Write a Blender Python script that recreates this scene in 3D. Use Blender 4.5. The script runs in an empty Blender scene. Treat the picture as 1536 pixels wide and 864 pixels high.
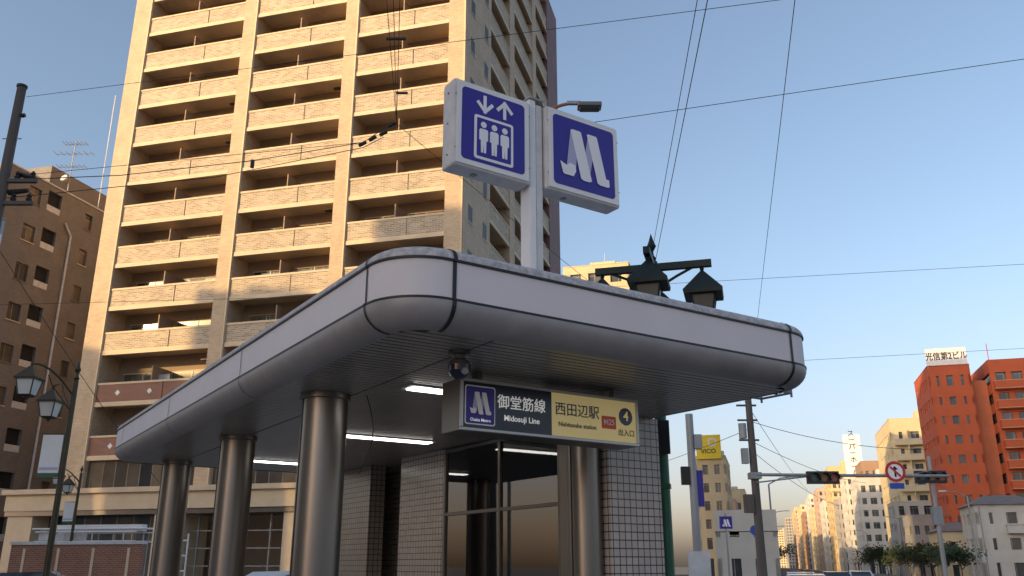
import bpy, bmesh, math, random
from mathutils import Vector, Matrix
R=math.radians
random.seed(7)
sc=bpy.context.scene
# ---------------------------------------------------------------- materials
def newmat(name):
    m=bpy.data.materials.new(name); m.use_nodes=True
    nt=m.node_tree; b=nt.nodes['Principled BSDF']
    return m,nt,b
def pm(name,col,rough=0.6,metal=0.0,var=0.12,scale=3.0,bump=0.0,bscale=40.0,streak=False,emit=0.0,coat=0.0):
    m,nt,b=newmat(name)
    tc=nt.nodes.new('ShaderNodeTexCoord')
    mp=nt.nodes.new('ShaderNodeMapping'); nt.links.new(tc.outputs['Object'],mp.inputs['Vector'])
    if streak: mp.inputs['Scale'].default_value=(1.0,1.0,0.12)
    n=nt.nodes.new('ShaderNodeTexNoise'); n.inputs['Scale'].default_value=scale; n.inputs['Detail'].default_value=6
    n.inputs['Roughness'].default_value=0.65
    nt.links.new(mp.outputs[0],n.inputs['Vector'])
    mr=nt.nodes.new('ShaderNodeMapRange'); mr.inputs[1].default_value=0.3; mr.inputs[2].default_value=0.7
    mr.inputs[3].default_value=1-var; mr.inputs[4].default_value=1+var*0.5
    nt.links.new(n.outputs['Fac'],mr.inputs[0])
    mx=nt.nodes.new('ShaderNodeVectorMath'); mx.operation='SCALE'; mx.inputs[0].default_value=col
    nt.links.new(mr.outputs[0],mx.inputs['Scale'])
    nt.links.new(mx.outputs[0],b.inputs['Base Color'])
    b.inputs['Roughness'].default_value=rough; b.inputs['Metallic'].default_value=metal
    r2=nt.nodes.new('ShaderNodeMapRange'); r2.inputs[3].default_value=max(0.02,rough*0.85); r2.inputs[4].default_value=min(1,rough*1.2)
    nt.links.new(n.outputs['Fac'],r2.inputs[0]); nt.links.new(r2.outputs[0],b.inputs['Roughness'])
    if bump>0:
        n2=nt.nodes.new('ShaderNodeTexNoise'); n2.inputs['Scale'].default_value=bscale
        nt.links.new(tc.outputs['Object'],n2.inputs['Vector'])
        bp=nt.nodes.new('ShaderNodeBump'); bp.inputs['Strength'].default_value=bump; bp.inputs['Distance'].default_value=0.02
        nt.links.new(n2.outputs['Fac'],bp.inputs['Height']); nt.links.new(bp.outputs[0],b.inputs['Normal'])
    if emit>0:
        b.inputs['Emission Color'].default_value=(*col,1); b.inputs['Emission Strength'].default_value=emit
    if coat: b.inputs['Coat Weight'].default_value=coat
    return m
def brickmat(name,c1,c2,mortar,bw,rh,ms,rough=0.7,offset=0.5,bump=0.4,spec=0.5,var=0.15):
    m,nt,b=newmat(name)
    tc=nt.nodes.new('ShaderNodeTexCoord')
    br=nt.nodes.new('ShaderNodeTexBrick'); br.offset=offset; br.squash=1.0
    br.inputs['Scale'].default_value=1.0; br.inputs['Brick Width'].default_value=bw; br.inputs['Row Height'].default_value=rh
    br.inputs['Mortar Size'].default_value=ms; br.inputs['Mortar Smooth'].default_value=0.1
    br.inputs['Color1'].default_value=(*c1,1); br.inputs['Color2'].default_value=(*c2,1); br.inputs['Mortar'].default_value=(*mortar,1)
    nt.links.new(tc.outputs['UV'],br.inputs['Vector'])
    n=nt.nodes.new('ShaderNodeTexNoise'); n.inputs['Scale'].default_value=0.8; n.inputs['Detail'].default_value=6
    nt.links.new(tc.outputs['Object'],n.inputs['Vector'])
    mr=nt.nodes.new('ShaderNodeMapRange'); mr.inputs[1].default_value=0.3; mr.inputs[2].default_value=0.7
    mr.inputs[3].default_value=1-var; mr.inputs[4].default_value=1+var*0.4
    nt.links.new(n.outputs['Fac'],mr.inputs[0])
    mx=nt.nodes.new('ShaderNodeVectorMath'); mx.operation='SCALE'
    nt.links.new(br.outputs['Color'],mx.inputs[0]); nt.links.new(mr.outputs[0],mx.inputs['Scale'])
    nt.links.new(mx.outputs[0],b.inputs['Base Color'])
    b.inputs['Roughness'].default_value=rough
    if bump>0:
        bp=nt.nodes.new('ShaderNodeBump'); bp.invert=True; bp.inputs['Strength'].default_value=bump; bp.inputs['Distance'].default_value=0.01
        nt.links.new(br.outputs['Fac'],bp.inputs['Height']); nt.links.new(bp.outputs[0],b.inputs['Normal'])
    return m
M={}
M['steel']=pm('brushed_steel',(0.45,0.44,0.43),0.38,0.85,0.18,2.0)
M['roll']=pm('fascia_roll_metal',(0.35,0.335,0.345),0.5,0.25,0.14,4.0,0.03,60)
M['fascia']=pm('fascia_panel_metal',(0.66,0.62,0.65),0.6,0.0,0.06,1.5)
M['cap']=pm('roof_cap_metal',(0.48,0.455,0.465),0.7,0.1,0.45,18.0,0.25,90)
M['rooftop']=pm('roof_sheet',(0.4,0.41,0.42),0.7,0.1,0.3,4.0)
M['black']=pm('black_gasket',(0.012,0.012,0.014),0.5,0,0.1)
M['soffit']=pm('soffit_slat',(0.36,0.335,0.31),0.34,0.35,0.15,1.5)
M['dark']=pm('dark_void',(0.012,0.012,0.013),0.8,0,0.1)
M['column']=pm('bronze_steel_column',(0.23,0.21,0.195),0.34,0.8,0.22,1.2,streak=True)
M['tile']=brickmat('white_wall_tile',(0.50,0.435,0.41),(0.43,0.375,0.36),(0.04,0.035,0.03),0.095,0.095,0.0065,0.25,0.0,0.3)
M['darktile']=brickmat('brown_wall_tile',(0.30,0.26,0.23),(0.26,0.22,0.2),(0.03,0.03,0.03),0.095,0.095,0.006,0.3,0.0,0.3)
M['tube']=pm('lit_fluorescent_tube',(1.0,0.97,0.9),0.5,0,0.0,emit=6.0)
M['white']=pm('white_paint',(0.76,0.75,0.75),0.4,0,0.08,2.0)
M['whitedirty']=pm('weathered_white_paint',(0.60,0.59,0.59),0.45,0,0.2,3.0)
M['blue']=pm('sign_blue_violet',(0.026,0.012,0.27),0.35,0,0.05)
M['navy']=pm('sign_navy',(0.006,0.008,0.03),0.2,0,0.05)
M['logoW']=pm('logo_white',(0.82,0.80,0.84),0.4,0,0.03)
M['logoG']=pm('logo_pale_grey',(0.42,0.42,0.60),0.4,0,0.03)
M['textW']=pm('text_white',(0.85,0.85,0.82),0.5,0,0.0,emit=0.25)
M['cream']=pm('sign_backlit_cream',(0.66,0.53,0.23),0.35,0,0.08,1.0,emit=0.22)
M['orange']=pm('sign_orange',(0.72,0.09,0.02),0.4,0,0.02)
M['signframe']=pm('sign_frame_bronze',(0.16,0.15,0.14),0.35,0.7,0.1)
M['signalbody']=pm('signal_housing_dark',(0.045,0.04,0.04),0.5,0.1,0.2)
M['lampgreen']=pm('lamp_dark_green_iron',(0.012,0.022,0.019),0.55,0.2,0.2,8.0)
M['lampolive']=pm('lamp_olive_iron',(0.055,0.045,0.022),0.45,0.3,0.25,8.0)
M['postgreen']=pm('post_green_paint',(0.02,0.11,0.06),0.45,0.1,0.25,6.0)
M['lampglass']=pm('lamp_frosted_glass',(0.60,0.60,0.58),0.25,0,0.1)
M['darkglass']=pm('lamp_dark_glass',(0.05,0.06,0.06),0.3,0,0.1)
M['greypole']=pm('galvanised_pole',(0.33,0.34,0.35),0.5,0.4,0.2,5.0,streak=True)
M['concpole']=pm('dark_concrete_pole',(0.12,0.10,0.09),0.8,0,0.3,5.0,streak=True)
M['wire']=pm('black_cable',(0.02,0.02,0.022),0.6,0,0)
M['rust']=pm('orange_primer_arm',(0.42,0.17,0.10),0.6,0.1,0.2)
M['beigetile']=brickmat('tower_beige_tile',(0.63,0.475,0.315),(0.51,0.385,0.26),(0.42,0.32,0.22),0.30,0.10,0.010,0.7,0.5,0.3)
M['panel']=brickmat('tower_parapet_tile',(0.52,0.41,0.29),(0.28,0.21,0.15),(0.58,0.465,0.335),0.42,0.13,0.022,0.7,0.5,0.3)
M['towercream']=pm('tower_cream_band',(0.70,0.545,0.37),0.75,0,0.16,0.6)
M['redbrick']=brickmat('red_brick',(0.34,0.12,0.07),(0.24,0.085,0.05),(0.34,0.27,0.22),0.24,0.08,0.01,0.8,0.5,0.4)
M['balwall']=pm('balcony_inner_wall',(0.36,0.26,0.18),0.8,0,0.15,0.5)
M['purplebrick']=brickmat('dark_red_tile',(0.25,0.13,0.12),(0.20,0.10,0.10),(0.2,0.14,0.13),0.30,0.08,0.008,0.7,0.5,0.3)
def winmat(name,c1,c2,bw,rh,frame=(0.2,0.2,0.2)):
    m=brickmat(name,c1,c2,frame,bw,rh,0.035,0.12,0.0,0.0,var=0.3); return m
M['win']=winmat('window_glass_curtained',(0.03,0.03,0.035),(0.19,0.145,0.10),0.95,3.0,(0.25,0.21,0.17))
M['winb']=winmat('window_glass_blue',(0.04,0.05,0.06),(0.14,0.15,0.16),1.2,3.1,(0.3,0.3,0.3))
M['asphalt']=pm('asphalt',(0.05,0.05,0.052),0.9,0,0.3,2.0,0.4,120)
M['pave']=brickmat('paving_blocks',(0.34,0.31,0.28),(0.29,0.26,0.24),(0.14,0.13,0.12),0.2,0.1,0.006,0.85)
M['ground']=pm('city_ground',(0.13,0.125,0.12),0.95,0,0.3,0.2)
M['kerb']=pm('kerb_concrete',(0.40,0.38,0.35),0.85,0,0.2)
M['paint']=pm('road_paint',(0.7,0.7,0.68),0.7,0,0.25,6.0)
M['taupe']=brickmat('taupe_building_tile',(0.225,0.195,0.18),(0.19,0.165,0.15),(0.15,0.13,0.12),0.25,0.1,0.008,0.65)
m,nt,b=newmat('tinted_partition_glass')
tr=nt.nodes.new('ShaderNodeBsdfTransparent'); tr.inputs[0].default_value=(0.6,0.62,0.6,1)
gl=nt.nodes.new('ShaderNodeBsdfGlossy'); gl.inputs['Roughness'].default_value=0.02; gl.inputs[0].default_value=(0.95,0.95,0.95,1)
fr=nt.nodes.new('ShaderNodeFresnel'); fr.inputs[0].default_value=1.9
mx=nt.nodes.new('ShaderNodeMixShader'); nt.links.new(fr.outputs[0],mx.inputs[0]); nt.links.new(tr.outputs[0],mx.inputs[1]); nt.links.new(gl.outputs[0],mx.inputs[2])
nt.links.new(mx.outputs[0],nt.nodes['Material Output'].inputs[0]); M['glass']=m

# ---------------------------------------------------------------- builders
def empty(name,loc=(0,0,0),rotz=0.0):
    e=bpy.data.objects.new(name,None); sc.collection.objects.link(e)
    e.location=loc; e.rotation_euler=(0,0,rotz); e.empty_display_size=0.3
    return e
class MB:
    def __init__(s): s.v=[];s.f=[];s.mi=[];s.mats=[]
    def m(s,mat):
        if isinstance(mat,str): mat=M[mat]
        if mat not in s.mats: s.mats.append(mat)
        return s.mats.index(mat)
    def add(s,vs,fs,mat):
        o=len(s.v); s.v+= [tuple(v) for v in vs]; k=s.m(mat)
        for f in fs: s.f.append([i+o for i in f]); s.mi.append(k)
        return s
    def box(s,x0,x1,y0,y1,z0,z1,mat):
        vs=[(x0,y0,z0),(x1,y0,z0),(x1,y1,z0),(x0,y1,z0),(x0,y0,z1),(x1,y0,z1),(x1,y1,z1),(x0,y1,z1)]
        return s.add(vs,[(0,3,2,1),(4,5,6,7),(0,1,5,4),(1,2,6,5),(2,3,7,6),(3,0,4,7)],mat)
    def cyl(s,p0,p1,r0,r1,mat,n=12,caps=True,ph=0.0):
        p0=Vector(p0);p1=Vector(p1);d=(p1-p0).normalized()
        a=d.orthogonal().normalized() if abs(d.z)<0.999 else Vector((1,0,0)); b_=d.cross(a)
        vs=[];
        for p,r in((p0,r0),(p1,r1)):
            for i in range(n):
                t=2*math.pi*i/n+ph; vs.append(p+a*math.cos(t)*r+b_*math.sin(t)*r)
        fs=[(i,(i+1)%n,(i+1)%n+n,i+n) for i in range(n)]
        if caps: fs+=[tuple(range(n-1,-1,-1)),tuple(range(n,2*n))]
        return s.add(vs,fs,mat)
    def lathe(s,c,prof,mat,n=16):
        for (r0,z0),(r1,z1) in zip(prof[:-1],prof[1:]):
            s.cyl((c[0],c[1],c[2]+z0),(c[0],c[1],c[2]+z1),max(r0,1e-4),max(r1,1e-4),mat,n,caps=False)
        return s
    def tube(s,pts,r,mat,n=6):
        for a,b_ in zip(pts[:-1],pts[1:]): s.cyl(a,b_,r,r,mat,n,caps=True)
        return s
    def xz(s,poly,y,mat,x0=0,z0=0,sx=1,sz=1,th=0.003):
        n=len(poly); vs=[(x0+p[0]*sx,y,z0+p[1]*sz) for p in poly]+[(x0+p[0]*sx,y+th,z0+p[1]*sz) for p in poly]
        fs=[tuple(range(n)),tuple(range(2*n-1,n-1,-1))]+[(i,i+n,(i+1)%n+n,(i+1)%n) for i in range(n)]
        return s.add(vs,fs,mat)
    def build(s,name,parent=None,smooth=False,bevel=0.0,loc=None,rotz=None):
        me=bpy.data.meshes.new(name); me.from_pydata(s.v,[],s.f)
        for mt in s.mats: me.materials.append(mt)
        uv=me.uv_layers.new(name='UVMap')
        for p,k in zip(me.polygons,s.mi):
            p.material_index=k
            n=p.normal
            if abs(n.z)>0.75: t=None
            else:
                t=Vector((-n.y,n.x,0)); t.normalize()
            for li in p.loop_indices:
                co=me.vertices[me.loops[li].vertex_index].co
                uv.data[li].uv=(co.x,co.y) if t is None else (co.x*t.x+co.y*t.y,co.z)
        if smooth:
            me.shade_smooth(); me.set_sharp_from_angle(angle=R(38))
        o=bpy.data.objects.new(name,me); sc.collection.objects.link(o)
        if parent: o.parent=parent
        if loc: o.location=loc
        if rotz is not None: o.rotation_euler=(0,0,rotz)
        if bevel>0:
            bm=o.modifiers.new('bevel','BEVEL'); bm.width=bevel; bm.segments=2; bm.limit_method='ANGLE'
        return o
def text(body,size,mat,parent,loc,name,rotx=90,rotz=0,align='CENTER',bold=0.0,sx=1.0,ext=0.0015):
    c=bpy.data.curves.new(name,'FONT'); c.body=body; c.size=size; c.extrude=ext; c.offset=bold
    c.align_x=align; c.align_y='CENTER'; c.materials.append(M[mat] if isinstance(mat,str) else mat)
    o=bpy.data.objects.new(name,c); sc.collection.objects.link(o); o.parent=parent
    o.location=loc; o.rotation_euler=(R(rotx),0,R(rotz)); o.scale=(sx,1,1)
    return o
def circ(cx,cz,r,n=28): return [(cx+r*math.cos(2*math.pi*i/n),cz+r*math.sin(2*math.pi*i/n)) for i in range(n)]
def rrect(x0,x1,z0,z1,r,n=5):
    out=[]
    for cx,cz,a in((x1-r,z0+r,-90),(x1-r,z1-r,0),(x0+r,z1-r,90),(x0+r,z0+r,180)):
        for i in range(n+1):
            t=R(a+90*i/n); out.append((cx+r*math.cos(t),cz+r*math.sin(t)))
    return out

# ================================================================= SUBWAY ENTRANCE
C0=(-0.896,6.26,0.0); ROT=R(33.5)
W,L,RAD=5.1,11.75,0.5
st=empty('subway_entrance',C0,ROT)
def path(ins,seg=12):
    r=max(RAD-ins,0.02); pts=[]
    x0,x1,y0,y1=ins,W-ins,ins,L-ins
    for cx,cy,a in((x0+r,y0+r,180),(x1-r,y0+r,270),(x1-r,y1-r,0),(x0+r,y1-r,90)):
        for i in range(seg+1):
            t=R(a+90*i/seg); pts.append((cx+r*math.cos(t),cy+r*math.sin(t)))
    return pts
prof=[]
for i in range(9):
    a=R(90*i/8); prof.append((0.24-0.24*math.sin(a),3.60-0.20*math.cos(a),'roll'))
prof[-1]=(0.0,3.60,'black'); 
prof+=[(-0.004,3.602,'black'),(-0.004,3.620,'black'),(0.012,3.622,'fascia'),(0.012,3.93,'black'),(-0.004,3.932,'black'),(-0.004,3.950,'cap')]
for i in range(1,7):
    a=R(90*i/6); prof.append((0.15-0.15*math.cos(a),3.953+0.11*math.sin(a),'cap'))
prof+=[(1.2,4.12,'rooftop'),(2.3,4.14,'rooftop')]
mb=MB(); rings=[path(p[0]) for p in prof]; N=len(rings[0])
for k in range(len(prof)-1):
    a,b_=rings[k],rings[k+1]
    vs=[(p[0],p[1],prof[k][1]) for p in a]+[(p[0],p[1],prof[k+1][1]) for p in b_]
    mb.add(vs,[(i,(i+1)%N,(i+1)%N+N,i+N) for i in range(N)],prof[k][2])
mb.add([(p[0],p[1],4.14) for p in rings[-1]],[tuple(range(N))],'rooftop')
o=mb.build('canopy_shell',st,smooth=True)
bm=bmesh.new(); bm.from_mesh(o.data); bmesh.ops.remove_doubles(bm,verts=bm.verts,dist=0.0005); bm.to_mesh(o.data); bm.free()
o.data.set_sharp_from_angle(angle=R(30))
mb=MB()
def joint(px,py,nx,ny,w=0.022,lo=0,hi=None):
    P=prof[:-2]; tx,ty=-ny,nx
    vs=[]
    for ins,z,_ in P:
        k=-ins+0.007
        for s_ in(-w,w): vs.append((px+nx*k+tx*s_,py+ny*k+ty*s_,z+(0.004 if z>3.98 else (-0.004 if z<3.45 else 0))))
    mb.add(vs,[(2*i,2*i+1,2*i+3,2*i+2) for i in range(len(P)-1)],'black')
joint(0.53,0,0,-1,0.018); joint(W-0.53,0,0,-1,0.018); joint(0,0.53,-1,0,0.014)
for v in (3.9,7.3,10.7): joint(0,v,-1,0,0.008)
joint(W,0.53,1,0)
for v in (3.9,7.3,10.7): joint(W,v,1,0,0.008)
mb.build('canopy_joints',st)
mb=MB(); ins=0.235; r=RAD-ins
v=ins+0.004
while v<L-ins-0.1:
    def edge(vv):
        d=min(vv-ins,L-ins-vv)
        return ins if d>=r else ins+r-math.sqrt(max(r*r-(r-d)**2,0))
    x0=max(edge(v),edge(v+0.09))+0.004
    for a,b_ in((x0,1.04),(1.065,W-x0)):
        mb.box(a,b_,v,v+0.080,3.402,3.42,'soffit')
    v+=0.1
mb.build('soffit_slats',st)
mb=MB(); pp=path(0.236)
mb.add([(p[0],p[1],3.434) for p in pp],[tuple(range(len(pp)-1,-1,-1))],'dark'); mb.build('soffit_backing',st)
mb=MB()
def column(u,v,r=0.245):
    mb.lathe((u,v,0),[(r+0.05,0),(r+0.05,0.12),(r,0.14),(r,3.33),(r+0.02,3.34),(r+0.02,3.40)],'column',36)
    mb.box(u-r-0.006,u-r+0.03,v-0.008,v+0.008,0.14,3.33,'black')
column(0.80,3.3,0.25); column(0.97,7.05); column(1.0,10.8)
column(3.97,2.78,0.2)
mb.build('columns',st,smooth=True)
mb=MB()
mb.box(4.15,4.98,2.52,3.0,0,3.398,'tile')
mb.box(4.88,4.98,3.0,11.5,0,3.397,'tile')
mb.box(4.15,4.88,11.3,11.5,0,3.396,'tile')
mb.box(4.15,4.45,9.4,11.3,0,3.395,'darktile')
mb.box(4.75,4.88,8.14,9.4,0,3.394,'darktile')
mb.box(4.15,4.45,6.62,8.14,0,3.395,'tile')
mb.build('tile_walls',st)
mb=MB()
mb.box(4.13,4.19,3.0,3.5,0,3.39,'column')
mb.box(4.78,4.879,3.0,6.6,0,3.3,'tile')
for v in(3.5,4.95,6.54): mb.box(4.14,4.22,v,v+0.06,0,3.39,'signframe')
for z in(0.05,2.35,3.33): mb.box(4.145,4.215,3.56,6.54,z,z+0.05,'signframe')
mb.build('glass_partition_frame',st,bevel=0.004)
mb=MB(); mb.box(4.17,4.182,3.56,4.95,0.1,3.33,'glass'); mb.box(4.17,4.182,5.01,6.54,0.1,3.33,'glass'); mb.build('glass_panes',st)
mb=MB(); mb.box(0.4,W-0.1,0.6,L-0.3,0.0,0.06,'kerb'); mb.build('floor_slab',st,bevel=0.01)
mb=MB(); mt=MB()
for v,a,b_ in((2.35,1.35,3.0),(6.0,2.05,3.55),(9.8,1.9,3.4)):
    mb.box(a-0.05,b_+0.05,v-0.12,v+0.12,3.385,3.401,'white'); mt.box(a,b_,v-0.09,v+0.09,3.372,3.384,'tube')
mb.build('light_housings',st,bevel=0.003); mt.build('light_tubes',st)
mb=MB(); pts=[]
for i in range(15):
    t=i/14; pts.append((1.15+0.12*math.sin(t*math.pi),3.0+0.1*t,3.39-0.85*t))
mb.tube(pts,0.006,'wire'); mb.build('hanging_cable',st)
cg=empty('roof_access_ladder',C0,ROT); mb=MB()
for z in(3.55,3.74,3.94): mb.tube([(5.1,0.9,z),(5.62,0.9,z),(5.62,1.35,z),(5.1,1.35,z)],0.014,'greypole')
for p in((5.62,0.9),(5.62,1.35),(5.36,0.9)): mb.tube([(p[0],p[1],3.50),(p[0],p[1],4.0)],0.014,'greypole')
mb.tube([(5.62,0.9,3.55),(5.62,1.35,3.94)],0.009,'greypole')
mb.build('cage',cg)
cc=empty('security_camera',C0,ROT); mb=MB()
c=(1.0,0.72,0)
mb.lathe(c,[(0.0,3.399),(0.10,3.398),(0.10,3.37),(0.06,3.36),(0.05,3.33),(0.085,3.31),(0.10,3.27)],'signframe',20)
mb.lathe(c,[(0.10,3.27),(0.095,3.22),(0.075,3.18),(0.04,3.155),(0.0,3.15)],'navy',20)
mb.cyl((1.0,0.66,3.22),(0.99,0.60,3.20),0.03,0.03,'greypole',12)
mb.build('dome',cc,smooth=True)

# ---- hanging station sign
sg=empty('station_name_sign',C0,ROT)
u0,u1,z0,z1,vf,vb=1.30,3.48,2.80,3.29,1.20,1.56
mb=MB(); mb.box(u0,u1,vf+0.03,vb,z0,z1,'signframe')
mb.box(u0,u1,vf,vf+0.03,z0,z0+0.03,'steel'); mb.box(u0,u1,vf,vf+0.03,z1-0.03,z1,'steel')
mb.box(u0,u0+0.03,vf,vf+0.03,z0+0.03,z1-0.03,'steel'); mb.box(u1-0.03,u1,vf,vf+0.03,z0+0.03,z1-0.03,'steel')
for u in(1.55,3.2): mb.box(u,u+0.06,1.33,1.43,z1,3.40,'signframe')
mb.build('sign_case',sg,bevel=0.004)
y=vf+0.014
mb=MB(); mb.box(u0+0.03,2.35,y,vf+0.03,z0+0.03,z1-0.03,'navy'); mb.box(2.35,u1-0.03,y,vf+0.03,z0+0.03,z1-0.03,'cream')
mb.xz(rrect(1.35,1.685,2.86,3.23,0.025),y-0.003,'logoW'); mb.xz(rrect(1.362,1.673,2.872,3.218,0.018),y-0.006,'blue')
mb.xz(rrect(2.985,3.175,2.955,3.085,0.01),y-0.003,'orange')
mb.xz(circ(3.31,3.10,0.092),y-0.003,'navy')
def mlogo(mb,x0,z0,w,h,y):
    S=dict(x0=x0,z0=z0,sx=w,sz=h)
    mb.xz([(.12,.10),(.30,.10),(.40,1),(.22,1)],y,'logoG',**S)
    mb.xz([(.42,.0),(.58,.0),(.74,1),(.58,1)],y,'logoG',**S)
    mb.xz([(.22,1),(.25,1.02),(.40,1.02),(.43,1),(.63,.0),(.58,-.03),(.46,-.03),(.41,.0)],y-0.004,'logoW',**S)
    mb.xz([(.55,1),(.58,1.02),(.73,1.02),(.76,1),(.93,.14),(.99,.14),(1.0,.0),(.97,-.03),(.80,-.03),(.75,.0)],y-0.004,'logoW',**S)
    mb.xz([(.0,.26),(.05,.02),(.08,.0),(.26,.0),(.31,.12),(.30,.24),(.20,.27),(.12,.20)],y-0.004,'logoW',**S)
mlogo(mb,1.40,2.965,0.235,0.20,y-0.0095)
mb.build('sign_faces',sg)
yt=y-0.006
text('御堂筋線',0.142,'textW',sg,(1.99,yt,3.095),'line_name_kanji',bold=0.0009,sx=1.0)
text('Midosuji Line',0.078,'textW',sg,(1.99,yt,2.95),'line_name_latin',bold=0.0012)
text('Osaka Metro',0.042,'textW',sg,(1.518,yt-0.004,2.905),'operator_name',bold=0.0004)
text('西田辺駅',0.142,'navy',sg,(2.67,yt+0.001,3.095),'station_name_kanji',bold=0.0009,sx=1.0)
text('Nishitanabe station',0.062,'navy',sg,(2.67,yt+0.001,2.95),'station_name_latin',bold=0.0008)
text('M25',0.082,'logoW',sg,(3.08,yt-0.001,3.02),'station_number',bold=0.0006)
text('4',0.14,'cream',sg,(3.31,yt-0.001,3.10),'exit_number',bold=0.002)
text('出入口',0.075,'navy',sg,(3.31,yt+0.001,2.925),'exit_label',bold=0.0005)

# ---- roof pole sign
rs=empty('metro_pole_sign',C0,ROT)
mb=MB(); mb.box(2.40,2.492,1.64,1.83,4.08,6.80,'white'); mb.box(2.497,2.59,1.65,1.82,4.08,6.76,'whitedirty')
mb.box(2.28,2.71,1.50,1.95,4.08,4.14,'greypole')
mb.box(2.39,2.60,1.62,1.85,6.80,6.83,'greypole')
mb.build('pole',rs,bevel=0.012)
def signbox(u0,u1,z0,z1,nm):
    mb=MB(); mb.box(u0,u1,1.60,1.86,z0,z1,'whitedirty'); o=mb.build(nm+'_box',rs,bevel=0.03)
    mb=MB()
    mb.box(u0+0.03,u1-0.03,1.588,1.598,z0+0.03,z1-0.03,'white')
    mb.xz(rrect(u0+.09,u1-.09,z0+.09,z1-.09,0.05),1.584,'blue'); 
    mb.box(u0+0.03,u1-0.03,1.862,1.872,z0+0.03,z1-0.03,'white')
    mb.box(u0+.09,u1-.09,1.873,1.877,z0+.09,z1-.09,'blue')
    mb.box(u0+0.3,u0+0.36,1.7,1.76,z0-0.012,z0,'greypole')
    for zz in(z0+.15,(z0+z1)/2,z1-.15): mb.cyl((u0-.002,1.73,zz),(u0-.008,1.73,zz),0.012,0.012,'signframe',8)
    for uu in (u0+0.018,u1-0.018):
        for zz in(z0+.2,z1-.2): mb.cyl((uu,1.597,zz),(uu,1.590,zz),0.008,0.008,'greypole',8)
    return mb
a0,a1,b0,b1=1.38,2.385,5.68,6.73
mb=signbox(a0,a1,b0,b1,'elevator_sign')
cx=(a0+a1)/2; ZS=-0.11
mb.xz(rrect(cx-.255,cx+.255,5.92+ZS,6.45+ZS,0.03),1.580,'logoW'); mb.xz(rrect(cx-.222,cx+.222,5.953+ZS,6.417+ZS,0.015),1.577,'blue')
for dx in(-.138,0,.138):
    mb.xz(circ(cx+dx,6.34+ZS,0.037,18),1.573,'logoW')
    mb.xz([(cx+dx+p_,q+ZS) for p_,q in ((-.056,6.27),(-.04,6.288),(.04,6.288),(.056,6.27),(.056,6.15),(.036,6.15),(.032,6.00),(.005,6.00),(0,6.12),(-.005,6.00),(-.032,6.00),(-.036,6.15),(-.056,6.15))],1.573,'logoW')
def arrow(x,zb,zt,up):
    m_=1 if up else -1; tip=zt if up else zb
    mb.xz([(x-.02,zb),(x+.02,zb),(x+.02,zt),(x-.02,zt)],1.580,'logoW')
    mb.xz([(x,tip+0.01*m_),(x+.115,tip-.115*m_),(x+.085,tip-.145*m_),(x,tip-.05*m_),(x-.085,tip-.145*m_),(x-.115,tip-.115*m_)][::m_],1.577,'logoW')
arrow(cx-.12,6.38,6.60,False); arrow(cx+.14,6.38,6.60,True)
mb.build('elevator_sign_face',rs)
mb=signbox(2.61,3.70,5.70,6.77,'metro_logo_sign')
mlogo(mb,2.79,5.93,0.73,0.60,1.577)
mb.build('metro_logo_face',rs)

# ================================================================= STREET LAMPS
def lantern(mb,c,s=1.0,mat='lampgreen',gm='lampglass',fat=1.0):
    x,y,z=c
    mb.lathe((x,y,z),[(0.0,0.10*s),(0.02*s,0.07*s),(0.035*s,0.03*s),(0.02*s,0.0)],mat,8)
    mb.cyl((x,y,z-0.26*s*fat),(x,y,z),0.30*s*fat,0.03*s,mat,4,ph=R(45))
    mb.cyl((x,y,z-0.30*s*fat),(x,y,z-0.26*s*fat),0.29*s*fat,0.30*s*fat,mat,4,ph=R(45))
    zt=z-0.30*s*fat
    mb.cyl((x,y,zt-0.30*s),(x,y,zt),0.17*s,0.24*s,gm,4,ph=R(45))
    for k in range(4):
        a=R(45+90*k); mb.tube([(x+.17*s*math.cos(a),y+.17*s*math.sin(a),zt-.30*s),(x+.245*s*math.cos(a),y+.245*s*math.sin(a),zt)],0.014*s,mat,5)
    mb.cyl((x,y,zt-0.34*s),(x,y,zt-0.30*s),0.12*s,0.18*s,mat,4,ph=R(45))
    mb.cyl((x,y,zt-0.40*s),(x,y,zt-0.34*s),0.02*s,0.05*s,mat,8)
def finial(mb,x,y,z,mat):
    mb.lathe((x,y,z),[(0.04,0),(0.065,0.05),(0.03,0.10),(0.025,0.16),(0.07,0.24),(0.035,0.33),(0.0,0.45)],mat,10)
X,Y=2.05,11.95
e=empty('ornate_street_lamp',(X,Y,0),R(-15)); mb=MB()
mb.lathe((0,0,0),[(0.16,0),(0.16,0.5),(0.10,0.6),(0.085,1.0),(0.075,4.9),(0.065,5.84)],'postgreen',14)
mb.cyl((0,0,5.4),(0,0,5.84),0.09,0.075,'lampgreen',12)
finial(mb,0,0,5.84,'lampgreen')
mb.box(-0.84,0.84,-0.045,0.045,5.70,5.80,'lampgreen'); mb.box(-0.045,0.045,-0.80,0.80,5.701,5.799,'lampgreen')
for dx,dy in((-.74,0),(.70,0),(0,-.66),(0,.70)):
    mb.tube([(dx,dy,5.72),(dx,dy,5.60)],0.02,'lampgreen'); lantern(mb,(dx,dy,5.64),0.95,'lampgreen','darkglass',1.36)
    mb.tube([(dx*.12,dy*.12,5.45),(dx*.5,dy*.5,5.60),(dx*.85,dy*.85,5.72)],0.02,'lampgreen')
mb.box(-0.10,0.12,-0.14,-0.07,3.05,3.5,'black'); mb.box(-0.09,0.09,-0.10,0.10,2.6,2.66,'postgreen')
mb.build('lamp_body',e,smooth=True)
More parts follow.
